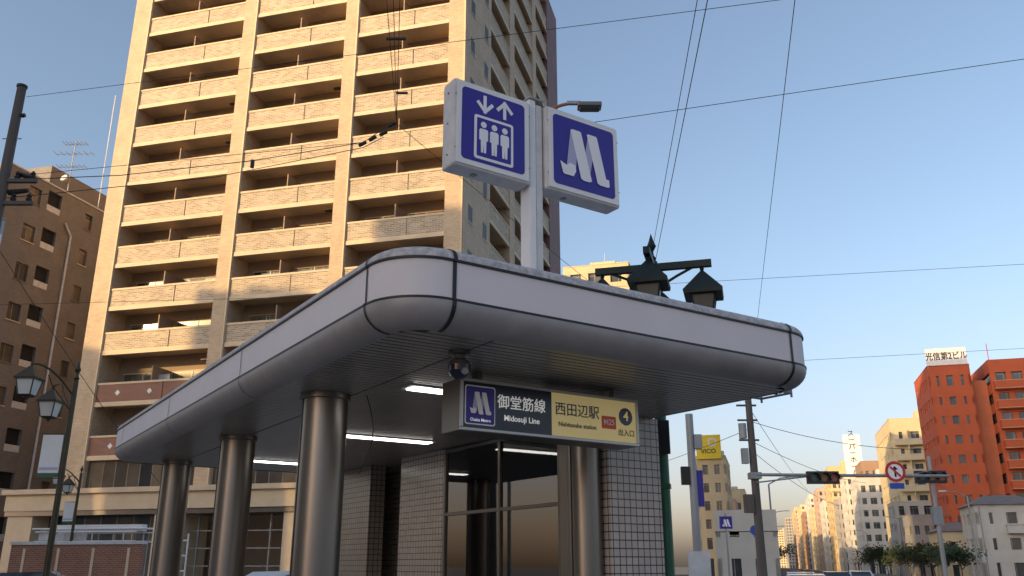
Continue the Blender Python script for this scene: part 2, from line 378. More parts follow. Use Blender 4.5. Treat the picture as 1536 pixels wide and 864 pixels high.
def twolamp(x,y,s,name,bn=True):
    e=empty(name,(x,y,0),0); mb=MB(); H=5.5
    mb.lathe((0,0,0),[(0.15,0),(0.15,0.5),(0.09,0.6),(0.07,1.0),(0.055,H)],'lampolive',12)
    finial(mb,0,0,H,'lampolive')
    for dx,dy,dz in((-.55,-.85,0.16),(-.80,.6,-0.06)):
        pts=[]
        for i in range(9):
            t=i/8; pts.append((dx*t,dy*t,H-0.35+0.42*math.sin(t*math.pi*0.62)+dz*t))
        mb.tube(pts,0.024,'lampolive'); 
        mb.tube([(0,0,H-0.7),(dx*.5,dy*.5,H-0.2),(dx*.62,dy*.62,H+0.02)],0.015,'lampolive')
        lantern(mb,(dx,dy,pts[-1][2]-0.05),1.05,'lampolive')
    mb.build('lamp_body',e,smooth=True)
    mb=MB()
    for z in(3.38,4.32): mb.box(-0.55,0,-0.012,0.012,z,z+0.02,'lampolive')
    mb.box(-0.52,-0.08,-0.006,0.006,3.5,4.31,'white'); mb.box(-0.52,-0.08,-0.006,0.006,3.41,3.50,'postgreen')
    mb.box(-0.50,-0.10,-0.009,-0.006,3.56,3.62,'logoG')
    mb.build('banner',e)
twolamp(-9.6,18.8,1,'ornate_street_lamp'); twolamp(-19.3,39.5,1,'ornate_street_lamp'); twolamp(-33,64,1,'ornate_street_lamp')
e=empty('street_light',(0.30,15.6,0),0); mb=MB()
mb.lathe((0,0,0),[(0.10,0),(0.08,3),(0.055,10.1)],'greypole',14)
pts=[(0,0,10.1)]
for i in range(1,9):
    t=i/8; pts.append((0.95*t,-0.1*t,10.1+0.40*math.sin(t*math.pi*0.5)))
mb.tube(pts,0.035,'rust',8); mb.build('pole',e,smooth=True)
mb=MB(); mb.box(0.80,1.08,-0.14,-0.06,10.46,10.54,'greypole'); mb.box(1.02,1.50,-0.22,0.02,10.38,10.48,'signframe'); mb.box(1.06,1.46,-0.2,0.0,10.34,10.38,'darkglass')
mb.build('lamp_head',e,bevel=0.02)

# ================================================================= POLES AND WIRES
e=empty('utility_pole',(-11.55,18,0),0); mb=MB()
mb.cyl((0,0,0),(0,0,12.35),0.17,0.10,'concpole',14); mb.cyl((0,0,12.35),(0,0,12.4),0.12,0.12,'black',14)
for z in(9.35,9.9): mb.box(-0.9,0.75,-0.05,0.05,z,z+0.08,'concpole')
for z in(9.43,9.98):
    for x in(-.7,.3,.65): mb.lathe((x,0,z),[(0.05,0),(0.07,0.06),(0.04,0.10),(0.06,0.14),(0.02,0.2)],'black',8)
mb.cyl((0.30,0.1,10.15),(0.62,0.1,10.05),0.06,0.06,'black',8); mb.cyl((0.1,0.1,9.7),(0.55,0.1,9.75),0.07,0.05,'black',8); mb.box(-.5,-.1,.15,.5,8.6,9.15,'greypole')
mb.cyl((0.12,0,11.6),(0.2,0,11.62),0.05,0.05,'black',8)
for z in range(3,12): mb.box(-0.22,0.22,-0.012,0.012,z*1.0,z+0.02,'greypole')
mb.build('pole',e,smooth=True)
e=empty('utility_pole',(9.62,35,0),0); mb=MB()
mb.cyl((0,0,0),(0,0,8.15),0.19,0.13,'concpole',14)
for z in(6.4,7.2,7.8): mb.box(-0.5,0.3,-0.04,0.04,z,z+0.07,'concpole')
mb.box(-0.5,-0.15,-0.2,0.1,3.6,4.3,'concpole'); mb.box(-0.45,-0.2,-0.15,0.1,5.5,6.1,'greypole'); mb.cyl((-0.33,0,6.5),(-0.33,0,7.1),0.16,0.16,'greypole',12)
mb.build('pole',e,smooth=True)
e=empty('utility_pole',(4.1,30,0),0); mb=MB(); mb.cyl((0,0,0),(0,0,7.45),0.15,0.11,'concpole',12); mb.build('pole',e,smooth=True)
e=empty('signal_pole',(5.12,25,0),0); mb=MB()
mb.cyl((0,0,0),(0,0,5.8),0.12,0.11,'greypole',14); mb.box(0.08,0.3,-0.15,0.1,4.8,5.2,'greypole'); mb.box(-0.32,-0.1,-0.1,0.1,3.8,4.3,'black'); mb.box(0.1,0.28,-.02,.02,3.2,4.2,'blue')
mb.box(-0.3,0.3,-0.2,-0.14,0.9,2.0,'whitedirty'); mb.build('pole',e,smooth=True)
wires=[]
def wire(pts,r=0.011,sag=0.0):
    out=[]
    for (a,b_) in zip(pts[:-1],pts[1:]):
        a=Vector(a);b_=Vector(b_)
        for i in range(16):
            t=i/16; p=a.lerp(b_,t); p.z-=sag*4*t*(1-t); out.append(p)
    out.append(Vector(pts[-1])); wires.append((out,r))
wire([(-11.4,18,12.1),(16.1,8.4,9.7)],0.006)
wire([(0.30,15.6,9.9),(14.0,13.25,10.9)],0.007)
wire([(4.1,30,7.4),(0.51,-10,7.52)],0.006); wire([(4.0,30,7.3),(0.38,-10,7.56)],0.005)
wire([(9.6,35,8.0),(-1.28,-10,7.1)],0.005)
J=(-2.98,20,12.48)
for x in(-.48,.06,.56): wire([J,(x,-5,9.8)],0.008)
wire([(-3.1,20,12.5),(-3.79,19.9,11.9),(-6.38,19.4,11.14),(-9.27,18.7,10.41),(-11.6,18,9.96)],0.011)
wire([(-3.3,20,12.1),(-3.79,19.9,11.75),(-7.2,19.2,10.6),(-11.6,18,9.5)],0.010)
wire([(-3.79,19.9,11.9),(-11.0,18,10.1)],0.007)
wire([J,(9.6,35,7.9)],0.008,0.15)
wire([(-26.6,40,13.56),(1.03,40,14.3),(27.1,40,15.8)],0.010)
wire([(-11.6,18,9.1),(-30,40,9.5)],0.010,0.6)
wire([(-11.6,18,8.6),(-13,36,3.5)],0.009,0.3)
wire([(6.2,60,14.7),(40.4,60,16.6)],0.013)
for k,(a,b_) in enumerate([((9.6,35,7.2),(17.1,36,6.2)),((9.6,35,6.4),(24,60,7)),((9.6,35,7.8),(30,90,9)),((9.6,35,6.9),(6,70,8)),((9.6,35,6.0),(22,60,5.5))]): wire([a,b_],0.012,0.3)
e=empty('overhead_wires'); mb=MB()
for pts,r in wires: mb.tube(pts,r,'wire',5)
mb.cyl((-2.72,18,12.2),(-2.45,18,12.2),0.03,0.03,'black',6); mb.cyl((-2.55,15.2,11.8),(-2.15,15.2,11.8),0.035,0.035,'black',6)
for p in((-3.1,20,12.45),(-3.3,20,12.2),(-3.55,19.9,12.0),(-3.8,19.9,11.85)): mb.cyl((p[0]-.1,p[1],p[2]-.05),(p[0]+.08,p[1],p[2]+.06),0.05,0.05,'black',8)
mb.cyl((-6.4,19.4,11.15),(-6.4,19.4,10.95),0.05,0.05,'black',8)
mb.build('cables',e)

def sighead(mb,x,z,lit=None):
    mb.box(x-.62,x+.62,-0.12,0.08,z-.24,z+.24,'signalbody')
    for i in(-1,0,1):
        mb.cyl((x+i*.39,-0.13,z),(x+i*.39,-0.121,z),0.16,0.16,'lens_%d'%i,16)
        for k in range(9):
            a=R(-10+25*k); 
            a2=a+R(25)
            r=.185; c_,s_=math.cos,math.sin
            mb.add([(x+i*.39+r*c_(a),-.12,z+r*s_(a)),(x+i*.39+r*c_(a2),-.12,z+r*s_(a2)),(x+i*.39+r*c_(a2),-.36,z+r*s_(a2)-.02),(x+i*.39+r*c_(a),-.36,z+r*s_(a)-.02)],[(0,1,2,3)],'signalbody')
M['lens_-1']=pm('lens_green',(0.04,0.12,0.11),0.2,0,0); M['lens_0']=pm('lens_amber',(0.24,0.14,0.06),0.2,0,0); M['lens_1']=pm('lens_red',(0.36,0.09,0.09),0.2,0,0)
e=empty('traffic_signal',(9.62,35,0),0); mb=MB()
mb.tube([(0.0,-.2,5.05),(4.0,-.2,5.02),(7.6,-.2,5.0)],0.065,'greypole',10); mb.tube([(0.0,-.2,4.75),(2.2,-.2,5.0)],0.03,'greypole',8)
mb.box(-0.22,0.22,-0.24,0.22,4.9,5.15,'greypole')
mb.box(2.3,2.9,-.3,-.1,5.0,5.1,'greypole')
mb.build('mast_arm',e,smooth=True)
mb=MB(); sighead(mb,2.6,4.93); o=mb.build('signal_head',e); o.location=(0,-0.25,0)
e=empty('traffic_signal',(17.1,36,0),0); mb=MB()
mb.cyl((0,0,0),(0,0,5.9),0.10,0.08,'greypole',12); mb.tube([(0,-.12,5.35),(-1.0,-.12,5.1)],0.03,'greypole'); sighead(mb,-0.05,5.08); mb.box(-0.2,0.2,-0.1,0.1,3.2,3.9,'greypole'); mb.build('pole_and_head',e,smooth=True)
M['signred']=pm('sign_red',(0.50,0.02,0.03),0.4,0,0.05); M['signblue']=pm('sign_blue',(0.02,0.08,0.42),0.4,0,0.05)
e=empty('traffic_sign',(15.05,34.6,5.15),0); mb=MB()
mb.xz(circ(0,0,.40,32),0,'signred',th=0.01); mb.xz(circ(0,0,.29,32),-0.004,'logoW',th=0.003); 
mb.xz([(-.05,-.2),(.03,-.2),(.03,.08),(.12,.08),(-.01,.22),(-.14,.08),(-.05,.08)],-0.008,'navy',th=0.003)
mb.xz([(-.22,.16),(-.16,.22),(.22,-.16),(.16,-.22)],-0.012,'signred',th=0.003)
mb.box(-.28,.28,0,.012,-.66,-.44,'signblue'); mb.box(-0.03,0.03,0.012,0.05,-.62,.2,'greypole'); mb.build('sign_plate',e)

# ================================================================= TOWER
tw=empty('apartment_tower',(-30.0,59.0,0),R(-15))
FW,FD=27.8,30.8
floors=[8.75,12.35,15.95]+[15.95+3.2*i for i in range(1,13)]
TOP=57.55
mb=MB()
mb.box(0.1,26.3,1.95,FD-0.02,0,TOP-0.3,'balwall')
pil=[(0,1.62),(10.0,11.2),(18.5,19.6),(26.5,27.8)]
for a,b_ in pil: mb.box(a,b_,0,2.2,6.2,TOP,'beigetile')
mb.box(-0.02,0.1,2.2,FD,0,TOP,'beigetile')
for a,b_ in((2.2,6.0),(11.5,13.0),(19.6,21.0)): mb.box(26.32,27.8,a,b_,6.2,TOP,'beigetile')
mb.box(26.32,27.81,26.0,FD,6.2,TOP+1.2,'purplebrick')
mb.box(0,26.3,FD-0.02,FD+0.1,0,TOP,'beigetile')
mb.box(0,26.3,0.3,FD,TOP-0.2,TOP+0.2,'towercream')
mb.box(0.1,27.7,0.1,26,TOP+0.2,TOP+1.0,'towercream')
for a,b_ in pil:
    mb.box(b_-.16,b_-.06,-.08,0,6.2,TOP,'towercream')
mb.build('structure',tw)
mb=MB(); mw=MB(); mp=MB()
bays=[(1.62,10.0),(11.2,18.5),(19.6,26.5)]
for k,z in enumerate(floors):
    brick=k<2
    for a,b_ in bays:
        mb.box(a,b_,0.14,1.95,z-0.22,z,'towercream')
        pmn='redbrick' if brick else 'panel'
        mp.box(a,b_,0.02,0.30,z-0.42,z-0.12,'towercream')
        split=a+(b_-a)*(0.62)
        for c,d in((a,split-.04),(split+.04,b_)): mp.box(c,d,0.07,0.22,z-0.12,z+1.08,pmn)
        mp.box(split-.04,split+.04,0.12,0.2,z-0.12,z+1.08,'signframe')
        mp.box(a,b_,0.03,0.28,z+1.08,z+1.22,'towercream')
        if brick:
            for q in(.2,.5,.8):
                xx=a+(b_-a)*q; mp.xz([(xx-.2,z+.5),(xx,z+.3),(xx+.2,z+.5),(xx,z+.7)],0.055,'white',th=0.015)
        wd=(b_-a)
        for c,d in((a+.5,a+wd*.44),(a+wd*.52,b_-.6)):
            mw.box(c,d,1.90,1.948,z+0.05,z+2.15,'win')
            mw.box(c-.06,d+.06,1.88,1.946,z+2.15,z+2.22,'towercream')
            for q in (0.02,.5,.98): 
                xx=c+(d-c)*q; mw.box(xx-.03,xx+.03,1.87,1.90,z+0.05,z+2.15,'greypole')
        sp=a+wd*.48
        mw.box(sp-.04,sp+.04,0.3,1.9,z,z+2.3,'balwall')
        if random.random()<0.10:
            xx=random.uniform(a+1,b_-2); 
            mw.box(xx,xx+1.2,1.0,1.03,z+1.0,z+1.8,random.choice(['whitedirty','taupe','logoG']))
        mw.box(b_-1.1,b_-.5,.9,1.2,z+2.62,z+2.7,'black') if random.random()<.3 else None
    for a,b_ in((6.0,11.5),(13.0,19.6),(21.0,26.0)):
        mb.box(26.3,27.7,a,b_,z-0.22,z,'towercream')
        mp.box(27.55,27.78,a,b_,z-.42,z-.12,'towercream'); mp.box(27.6,27.74,a,b_,z-.12,z+1.1,'panel'); mp.box(27.56,27.78,a,b_,z+1.1,z+1.22,'towercream')
        mw.box(26.3,26.34,a+.6,b_-.6,z+.05,z+2.15,'win')
    for y0 in(1.0,4.3):
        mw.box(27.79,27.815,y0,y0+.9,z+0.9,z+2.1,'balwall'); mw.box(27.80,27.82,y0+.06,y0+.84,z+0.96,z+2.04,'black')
        mw.box(27.8,27.85,y0-.06,y0+.96,z+0.82,z+0.9,'towercream')
mb.build('balcony_slabs',tw); mp.build('balcony_parapets',tw); mw.build('windows_and_partitions',tw)
mb=MB()
for a,b_ in((-1.0,0.9),(9.7,11.4),(18.3,19.8),(26.3,28.6)): mb.box(a,b_,-3,0,0,4.9,'towercream')
mb.box(-1.2,28.8,-3.2,0.0,4.9,5.9,'towercream'); mb.box(-1.4,29.0,-3.4,0.0,5.9,6.2,'towercream')
mb.box(26.3,28.6,0.0,30.8,0,6.2,'towercream')
mb.box(-1.2,28.8,-3.1,0,4.6,4.9,'signframe')
mb.box(0.9,9.7,-1.6,-1.5,0,4.6,'winb'); mb.box(19.8,26.3,-1.6,-1.5,0,4.6,'winb')
for a in (12.2,14.6,17.0): mb.box(a,a+.08,-2.2,-2.1,0,4.6,'greypole')
for z in (0.6,1.6,2.6,3.6): mb.box(11.4,18.3,-2.19,-2.11,z,z+.06,'greypole')
mb.box(0.1,27.6,0.3,1.95,6.2,8.3,'win')
mb.build('podium',tw)

# ================================================================= OTHER BUILDINGS
def tint(name,c,rough=0.8): return pm(name,c,rough,0,0.14,0.4)
def bld(name,loc,rot,w,d,h,wall,fh=3.1,bay=3.0,glass='winb',sp=1.5,pier=1.1,base=4.0,roof=True,ins=0.3,balc=False,rail=None,parent=None):
    e=parent or empty(name,(loc[0],loc[1],-0.15),rot); mb=MB()
    mb.box(ins,w-ins,ins,d-ins,0,h-0.3,glass)
    n=max(1,int((h-base)/fh)); z=base
    mb.box(0,w,0,d,base-0.9,base+0.6,wall)
    for k in range(1,n):
        zz=base+fh*k; mb.box(0,w,0,d,zz-(sp-.9),zz+0.9,wall)
        if balc:
            mb.box(0.6,w-.6,-1.1,0.0,zz-.2,zz+0.95,wall); mb.box(0.55,w-.55,-1.15,0.0,zz+0.95,zz+1.05,rail or 'whitedirty')
            nn=max(1,round(w/bay))
            for i in range(1,nn): mb.box(w*i/nn-.08,w*i/nn+.08,-1.05,-.005,zz+1.05,zz+fh-.2,wall)
    mb.box(0,w,0,d,base+fh*(n-1)+fh-.5,h,wall); mb.box(-0.05,w+.05,-.05,d+.05,h,h+.12,wall)
    nb=max(1,round(w/bay))
    for i in range(nb+1):
        c=min(max(w*i/nb,pier/2+.02),w-pier/2-.02); mb.box(c-pier/2,c+pier/2,0.02,ins+.05,0,h-.05,wall); mb.box(c-pier/2,c+pier/2,d-ins-.05,d-.02,0,h-.05,wall)
    nb=max(1,round(d/bay))
    for i in range(nb+1):
        c=min(max(d*i/nb,pier/2+.02),d-pier/2-.02); mb.box(.02,ins+.05,c-pier/2,c+pier/2,0,h-.05,wall); mb.box(w-ins-.05,w-.02,c-pier/2,c+pier/2,0,h-.05,wall)
    if roof:
        mb.box(w*.3,w*.3+min(4,w*.4),d*.3,d*.3+min(4,d*.4),h+.12,h+2.8,wall)
        mb.cyl((w*.75,d*.5,h+.1),(w*.75,d*.5,h+1.9),0.8,0.8,'whitedirty',12)
        mb.tube([(w*.5,d*.4,h),(w*.5,d*.4,h+5)],0.04,'greypole',5)
    mb.build('walls_and_windows',e)
    return e
AR=R(-16)
def AV(o,t): return (0.961*o+0.276*t, -0.276*o+0.961*t)
e=empty('taupe_office_building',(-38.6,60.4,-0.15),R(-15.6)); mb=MB()
Ht=31.3
mb.box(-14,-0.25,0.25,19.75,0,Ht-.3,'dark')
fl=[2.6+3.2*i for i in range(9)]
cols=[(2.3,3.5,'w'),(4.2,5.6,'b'),(8.3,9.2,'w'),(12,13.2,'w'),(16,17.4,'b')]
ys=[0]+[q for c in cols for q in(c[0],c[1])]+[20]
for i in range(0,len(ys),2): mb.box(-0.3,0,ys[i],ys[i+1],0,Ht,'taupe')
mb.box(-14,-0.3,0,0.3,0,Ht,'taupe'); mb.box(-14,-0.3,19.7,20,0,Ht,'taupe'); mb.box(-14,-13.7,0.3,19.7,0,Ht,'taupe'); mb.box(-13.7,-.3,.3,19.7,Ht-.8,Ht-.5,'taupe')
for c in cols:
    zc=0
    for k,z in enumerate(fl+[Ht+0.0]):
        top=z+ (0.9 if k<len(fl) else 0)
        mb.box(-0.3,-0.003,c[0],c[1],zc,top if k<len(fl) else Ht,'taupe')
        if k<len(fl):
            if c[2]=='w': mb.box(-0.22,-0.16,c[0],c[1],top,top+1.35,'win'); zc=top+1.35; mb.box(-.05,.06,c[0]-.08,c[1]+.08,top-.07,top,'towercream' if k%2 else 'taupe')
            else: mb.box(-0.05,0.0,c[0],c[1],top-.0,top+.5,'whitedirty'); zc=top+1.7
mb.tube([(0.12,7.0,0),(0.12,7.0,Ht-3.5),(0.12,6.2,Ht-2.6)],0.09,'whitedirty',8)
mb.tube([(0.12,10.6,0),(0.12,10.6,Ht-.5)],0.06,'whitedirty',8)
mb.box(-6,-1.0,5,12,Ht-.5,Ht+2.2,'taupe'); mb.box(-.1,.06,-.05,20.05,Ht,Ht+.12,'whitedirty')
mb.build('walls_and_windows',e)
an=empty('rooftop_antenna',(-36.6,65.5,31.0),0); mb=MB()
mb.tube([(0,0,0),(0,0,4.6)],0.05,'greypole')
for z,w_ in((2.2,1.1),(3.4,1.5),(4.3,0.9)):
    mb.tube([(-w_,0,z),(w_,0.2,z+.15)],0.03,'greypole')
    for i in range(7): 
        x=-w_+2*w_*i/6; mb.tube([(x,-.45,z+.05),(x,.45,z+.1)],0.018,'greypole')
mb.cyl((-.2,-.3,1.0),(-.25,-.45,1.05),0.3,0.32,'whitedirty',14)
mb.tube([(2.2,1,-1),(2.2,1,9.5)],0.04,'white'); mb.build('antenna',an)
e=empty('shop_sign',(-11.9,17.6,0),0); mb=MB(); mb.cyl((0,0,0),(0,0,8.6),.05,.05,'greypole'); mb.box(0.05,0.75,-.08,.08,7.2,8.5,'white'); mb.box(0.12,0.68,-.085,.085,7.35,7.6,'redbrick'); mb.build('sign',e)

orange=tint('orange_red_render',(0.50,0.105,0.04)); orange2=tint('orange_render_light',(0.55,0.17,0.08)); orangel=tint('orange_ledge',(0.62,0.30,0.16))
creamw=tint('cream_wall',(0.62,0.51,0.32)); whitew=tint('white_wall',(0.58,0.55,0.50)); greyw=tint('grey_wall',(0.36,0.34,0.32)); yelloww=tint('yellow_wall',(0.56,0.43,0.24)); brownw=tint('brown_wall',(0.32,0.20,0.13)); pinkw=tint('pinkish_wall',(0.5,0.36,0.28))
e=bld('orange_apartment_building',AV(27.0,153),AR,6.3,14,33,orange,bay=2.1,pier=1.1,sp=1.8,roof=False)
mb=MB()
def addb(mb,x0,x1,y0,y1,h,wall,fh=3.1,bay=1.6,balc=False):
    mb.box(x0+.3,x1-.3,y0+.3,y1-.3,0,h-.3,'winb')
    n=int((h-4)/fh)
    for k in range(0,n):
        zz=4+fh*k; mb.box(x0,x1,y0,y1,zz-.8,zz+.75,wall)
        if balc: mb.box(x0+.3,x1-.3,y0-1.2,y0,zz-.2,zz+.9,wall); mb.box(x0+.25,x1-.25,y0-1.25,y0,zz+.9,zz+1.02,orangel); mb.box(x0+.28,x1-.28,y0-1.22,y0,zz-.32,zz-.2,orangel)
    mb.box(x0,x1,y0,y1,4+fh*(n-1)+fh-.6,h,wall)
    nb=max(1,round((x1-x0)/bay))
    for i in range(nb+1):
        c=min(max(x0+(x1-x0)*i/nb,x0+.42),x1-.42); mb.box(c-.4,c+.4,y0+.02,y0+.35,0,h-.1,wall)
addb(mb,6.35,8.8,1.5,14,30.6,orange2); addb(mb,8.82,14.3,-1.0,14,33.4,orange,balc=True,bay=2.7); addb(mb,14.32,26,0.6,14,30,orange2,balc=True,bay=2.9)
mb.tube([(10,3,33),(10,3,37)],.06,'signred'); mb.build('stepped_wings',e)
mb=MB(); mb.box(0.1,6.2,0.2,0.4,33.2,36.0,'white'); 
for x in(.8,3,5.4): mb.box(x,x+.15,.4,2.5,33.1,34.6,'greypole')
mb.build('rooftop_sign_board',e)
text('光信第2ビル',1.4,'navy',e,(3.15,0.16,34.6),'rooftop_sign_text',bold=0.02,sx=0.82,ext=0.01)
bld('cream_apartment_building',AV(25.6,195),AR,22,26,31,creamw,bay=3.2,pier=1.6,sp=1.8,balc=True)
bld('white_office_building',AV(23,250),AR,20,20,24,whitew,bay=2.4,pier=.9)
bld('brown_office_building',AV(27,275),AR,20,18,31,brownw,bay=2.6)
e=bld('sign_topped_building',AV(24,300),AR,18,20,29,whitew,bay=2.6)
mb=MB(); mb.box(1,6.2,1.0,1.6,29,42.5,'white'); mb.build('vertical_sign_board',e)
text('ス\nー\nパ\nー\nホ\nー\nム',2.1,'navy',e,(3.6,0.95,36.4),'vertical_sign_text',bold=0.03,ext=0.01)
bld('grey_apartment_building',AV(23,326),AR,18,20,24,greyw,bay=2.4)
bld('tan_apartment_building',AV(23,355),AR,18,30,38,yelloww,balc=True)
bld('white_office_building',AV(22,392),AR,18,28,28,whitew)
bld('pink_apartment_building',AV(22,430),AR,20,36,36,pinkw); bld('cream_apartment_building',AV(21,472),AR,20,40,30,creamw)
bld('white_office_building',AV(22,520),AR,20,50,40,whitew); bld('brown_office_building',AV(20.5,580),AR,20,50,34,brownw); bld('cream_apartment_building',AV(21,640),AR,22,80,42,creamw)
bld('pink_apartment_building',AV(20,740),AR,22,50,40,pinkw); bld('tan_apartment_building',AV(21,800),AR,26,100,50,yelloww); bld('grey_apartment_building',AV(16,1000),AR,30,150,52,greyw); bld('cream_apartment_building',AV(4,1250),AR,40,60,48,creamw)
e=bld('yellow_sign_building',AV(-11.8,160),AR,5.2,18,20.5,creamw,bay=2.3)
M['yellowsign']=pm('yellow_sign',(0.85,0.62,0.03),0.5,0,0.03)
mb=MB(); mb.box(.3,4.6,-.5,-.1,20.0,24.2,'yellowsign'); mb.xz(circ(3.1,22.9,.8,20),-.53,'white',th=.02); mb.xz(circ(3.1,22.9,.5,20),-.56,'yellowsign',th=.02); mb.build('sign_board',e)
text('VICO',1.1,'postgreen',e,(2.4,-.53,21.3),'sign_text',bold=.02,ext=.01)
bld('pink_apartment_building',AV(-14.5,190),AR,8,18,15,pinkw,bay=2.4); bld('cream_apartment_building',AV(-16,215),AR,11,30,19,creamw,balc=True); bld('white_office_building',AV(-16,262),AR,11,40,19,whitew); bld('brown_office_building',AV(-17,330),AR,12,50,24,brownw)
bld('cream_apartment_building',AV(-17,395),AR,13,60,26,creamw); bld('grey_apartment_building',AV(-17,480),AR,14,70,30,greyw); bld('pink_apartment_building',AV(-17,600),AR,14,100,32,pinkw); bld('tan_apartment_building',AV(-18,760),AR,16,200,38,yelloww)
bld('cream_apartment_building',AV(-27,122),AR,10,22,45,creamw,bay=3.3)
bld('white_office_building',AV(-40,170),AR,20,20,40,whitew)
def hiproof(e,w,d,h,mat='taupe'):
    mb=MB(); z=h+.14; mb.add([(-.4,-.4,z),(w+.4,-.4,z),(w+.4,d+.4,z),(-.4,d+.4,z),(w*.28,d*.5,z+1.4),(w*.72,d*.5,z+1.4)],[(0,1,5,4),(1,2,5),(2,3,4,5),(3,0,4)],mat); mb.build('roof',e)
e=bld('white_house',AV(24.5,122),AR,8,9,8.9,whitew,fh=2.75,bay=2.7,pier=1.5,sp=1.7,base=3.1,roof=False); hiproof(e,8,9,8.9)
mb=MB(); mb.box(3.2,7.4,-1.0,-.01,5.6,6.5,whitew); mb.box(3.15,7.45,-1.05,-.01,6.5,6.6,'greypole'); mb.box(5,5.7,-.4,-.02,3.6,4.2,'white'); mb.tube([(.5,-.08,0),(.5,-.08,8.8)],.06,'greypole'); mb.build('balcony_and_fittings',e)
e=bld('white_house',AV(34,118),AR,12,9,9.6,creamw,fh=2.75,bay=3,pier=1.6,sp=1.7,base=3.1,roof=False); hiproof(e,12,9,9.6)
bld('grey_shop_building',AV(22.6,164),AR,3.9,12,10.0,greyw,fh=2.8,bay=2,pier=.8,base=3.2,roof=False)
bld('white_shop_building',AV(23,185),AR,10,8,13.5,whitew,bay=2.6,pier=1.0,roof=False)
e=bld('tiled_roof_house',AV(23,140),AR,8,9,6.4,creamw,fh=2.7,bay=2.6,pier=1.2,base=2.9,roof=False); hiproof(e,8,9,6.4)
bld('low_white_shop',(14.9,66),AR,4.4,8,4.2,whitew,base=3.2,fh=3,roof=False,pier=1.0,bay=2.2)
e=empty('metro_sign',(14.3,60,0),0); mb=MB(); mb.cyl((0,0,0),(0,0,5.0),.06,.06,'greypole'); mb.box(-.4,.4,-.12,.12,4.0,4.8,'blue'); mlogo(mb,-.28,4.15,.56,.45,-.13); mb.build('sign',e)
e=empty('traffic_sign',(16.2,60,0),0); mb=MB(); mb.cyl((0,0,0),(0,0,4.2),.05,.05,'greypole'); mb.xz(circ(0,3.9,.33,24),-.06,'signblue',th=.02); mb.build('sign',e)
# street lights receding along the avenue
for o_,t in((0.2,80),(19.6,100),(0.2,130),(19.6,150),(0.2,180),(19.6,205),(0.2,240),(19.6,270)):
    p=AV(o_,t); e=empty('street_light',(p[0],p[1],0),AR); mb=MB(); s_=1 if o_<5 else -1
    mb.cyl((0,0,0),(0,0,8.4),.10,.07,'greypole',8); mb.tube([(0,0,8.4),(1.0*s_,0,8.9),(2.0*s_,0,9.0)],.05,'greypole'); mb.box(min(1.9*s_,2.6*s_),max(1.9*s_,2.6*s_),-.12,.12,8.93,9.07,'lampglass'); mb.build('pole',e)
SK=Vector((-0.819,-0.574)); NV=Vector((0.574,-0.819))
def KN(k,n): p=SK*k+NV*n; return (p.x,p.y)
rb=math.atan2(NV.y,NV.x)
bld('shadow_blocker',KN(60+18,-49),rb,60,18,45.5,creamw,bay=3.6)  # unseen blocks added to shade the entrance, heights stepped for the tower's shadow edge
bld('shadow_blocker',KN(60+18,-59),rb,9.8,18,38.5,whitew,bay=3.3)
bld('shadow_blocker',KN(60+18,-72),rb,12.8,18,33.0,creamw,bay=3.6)

# ================================================================= GROUND
g=MB(); S=3000
g.add([(-S,-S,-0.16),(S,-S,-0.16),(S,S,-0.16),(-S,S,-0.16)],[(0,1,2,3)],'ground'); g.build('ground')
g=MB(); g.box(1.0,19.0,-150,1500,-0.155,-0.15,'asphalt'); g.build('road',rotz=AR)
g=MB(); g.box(-16.8,0.7,-40,150,-0.154,0.0,'pave'); g.build('pavement',rotz=AR)
g=MB(); g.box(0.7,1.0,-40,150,-0.154,0.004,'kerb'); g.box(19.0,19.3,-150,1500,-.154,0.004,'kerb'); g.build('kerb',rotz=AR)
g=MB(); g.box(19.3,22.5,-150,1500,-.154,0,'pave'); g.build('pavement',rotz=AR)
g=MB()
for t in range(-20,300,10): 
    for o_ in(5.5,14.5): g.box(o_-.07,o_+.07,t,t+5,-.149,-.145,'paint')
for o_ in(9.85,10.15): g.box(o_-.07,o_+.07,-100,600,-.149,-.145,'paint')
for i in range(12): g.box(1.8+i*1.4,2.5+i*1.4,22,26,-.149,-.1445,'paint')
g.build('road_markings',rotz=AR)

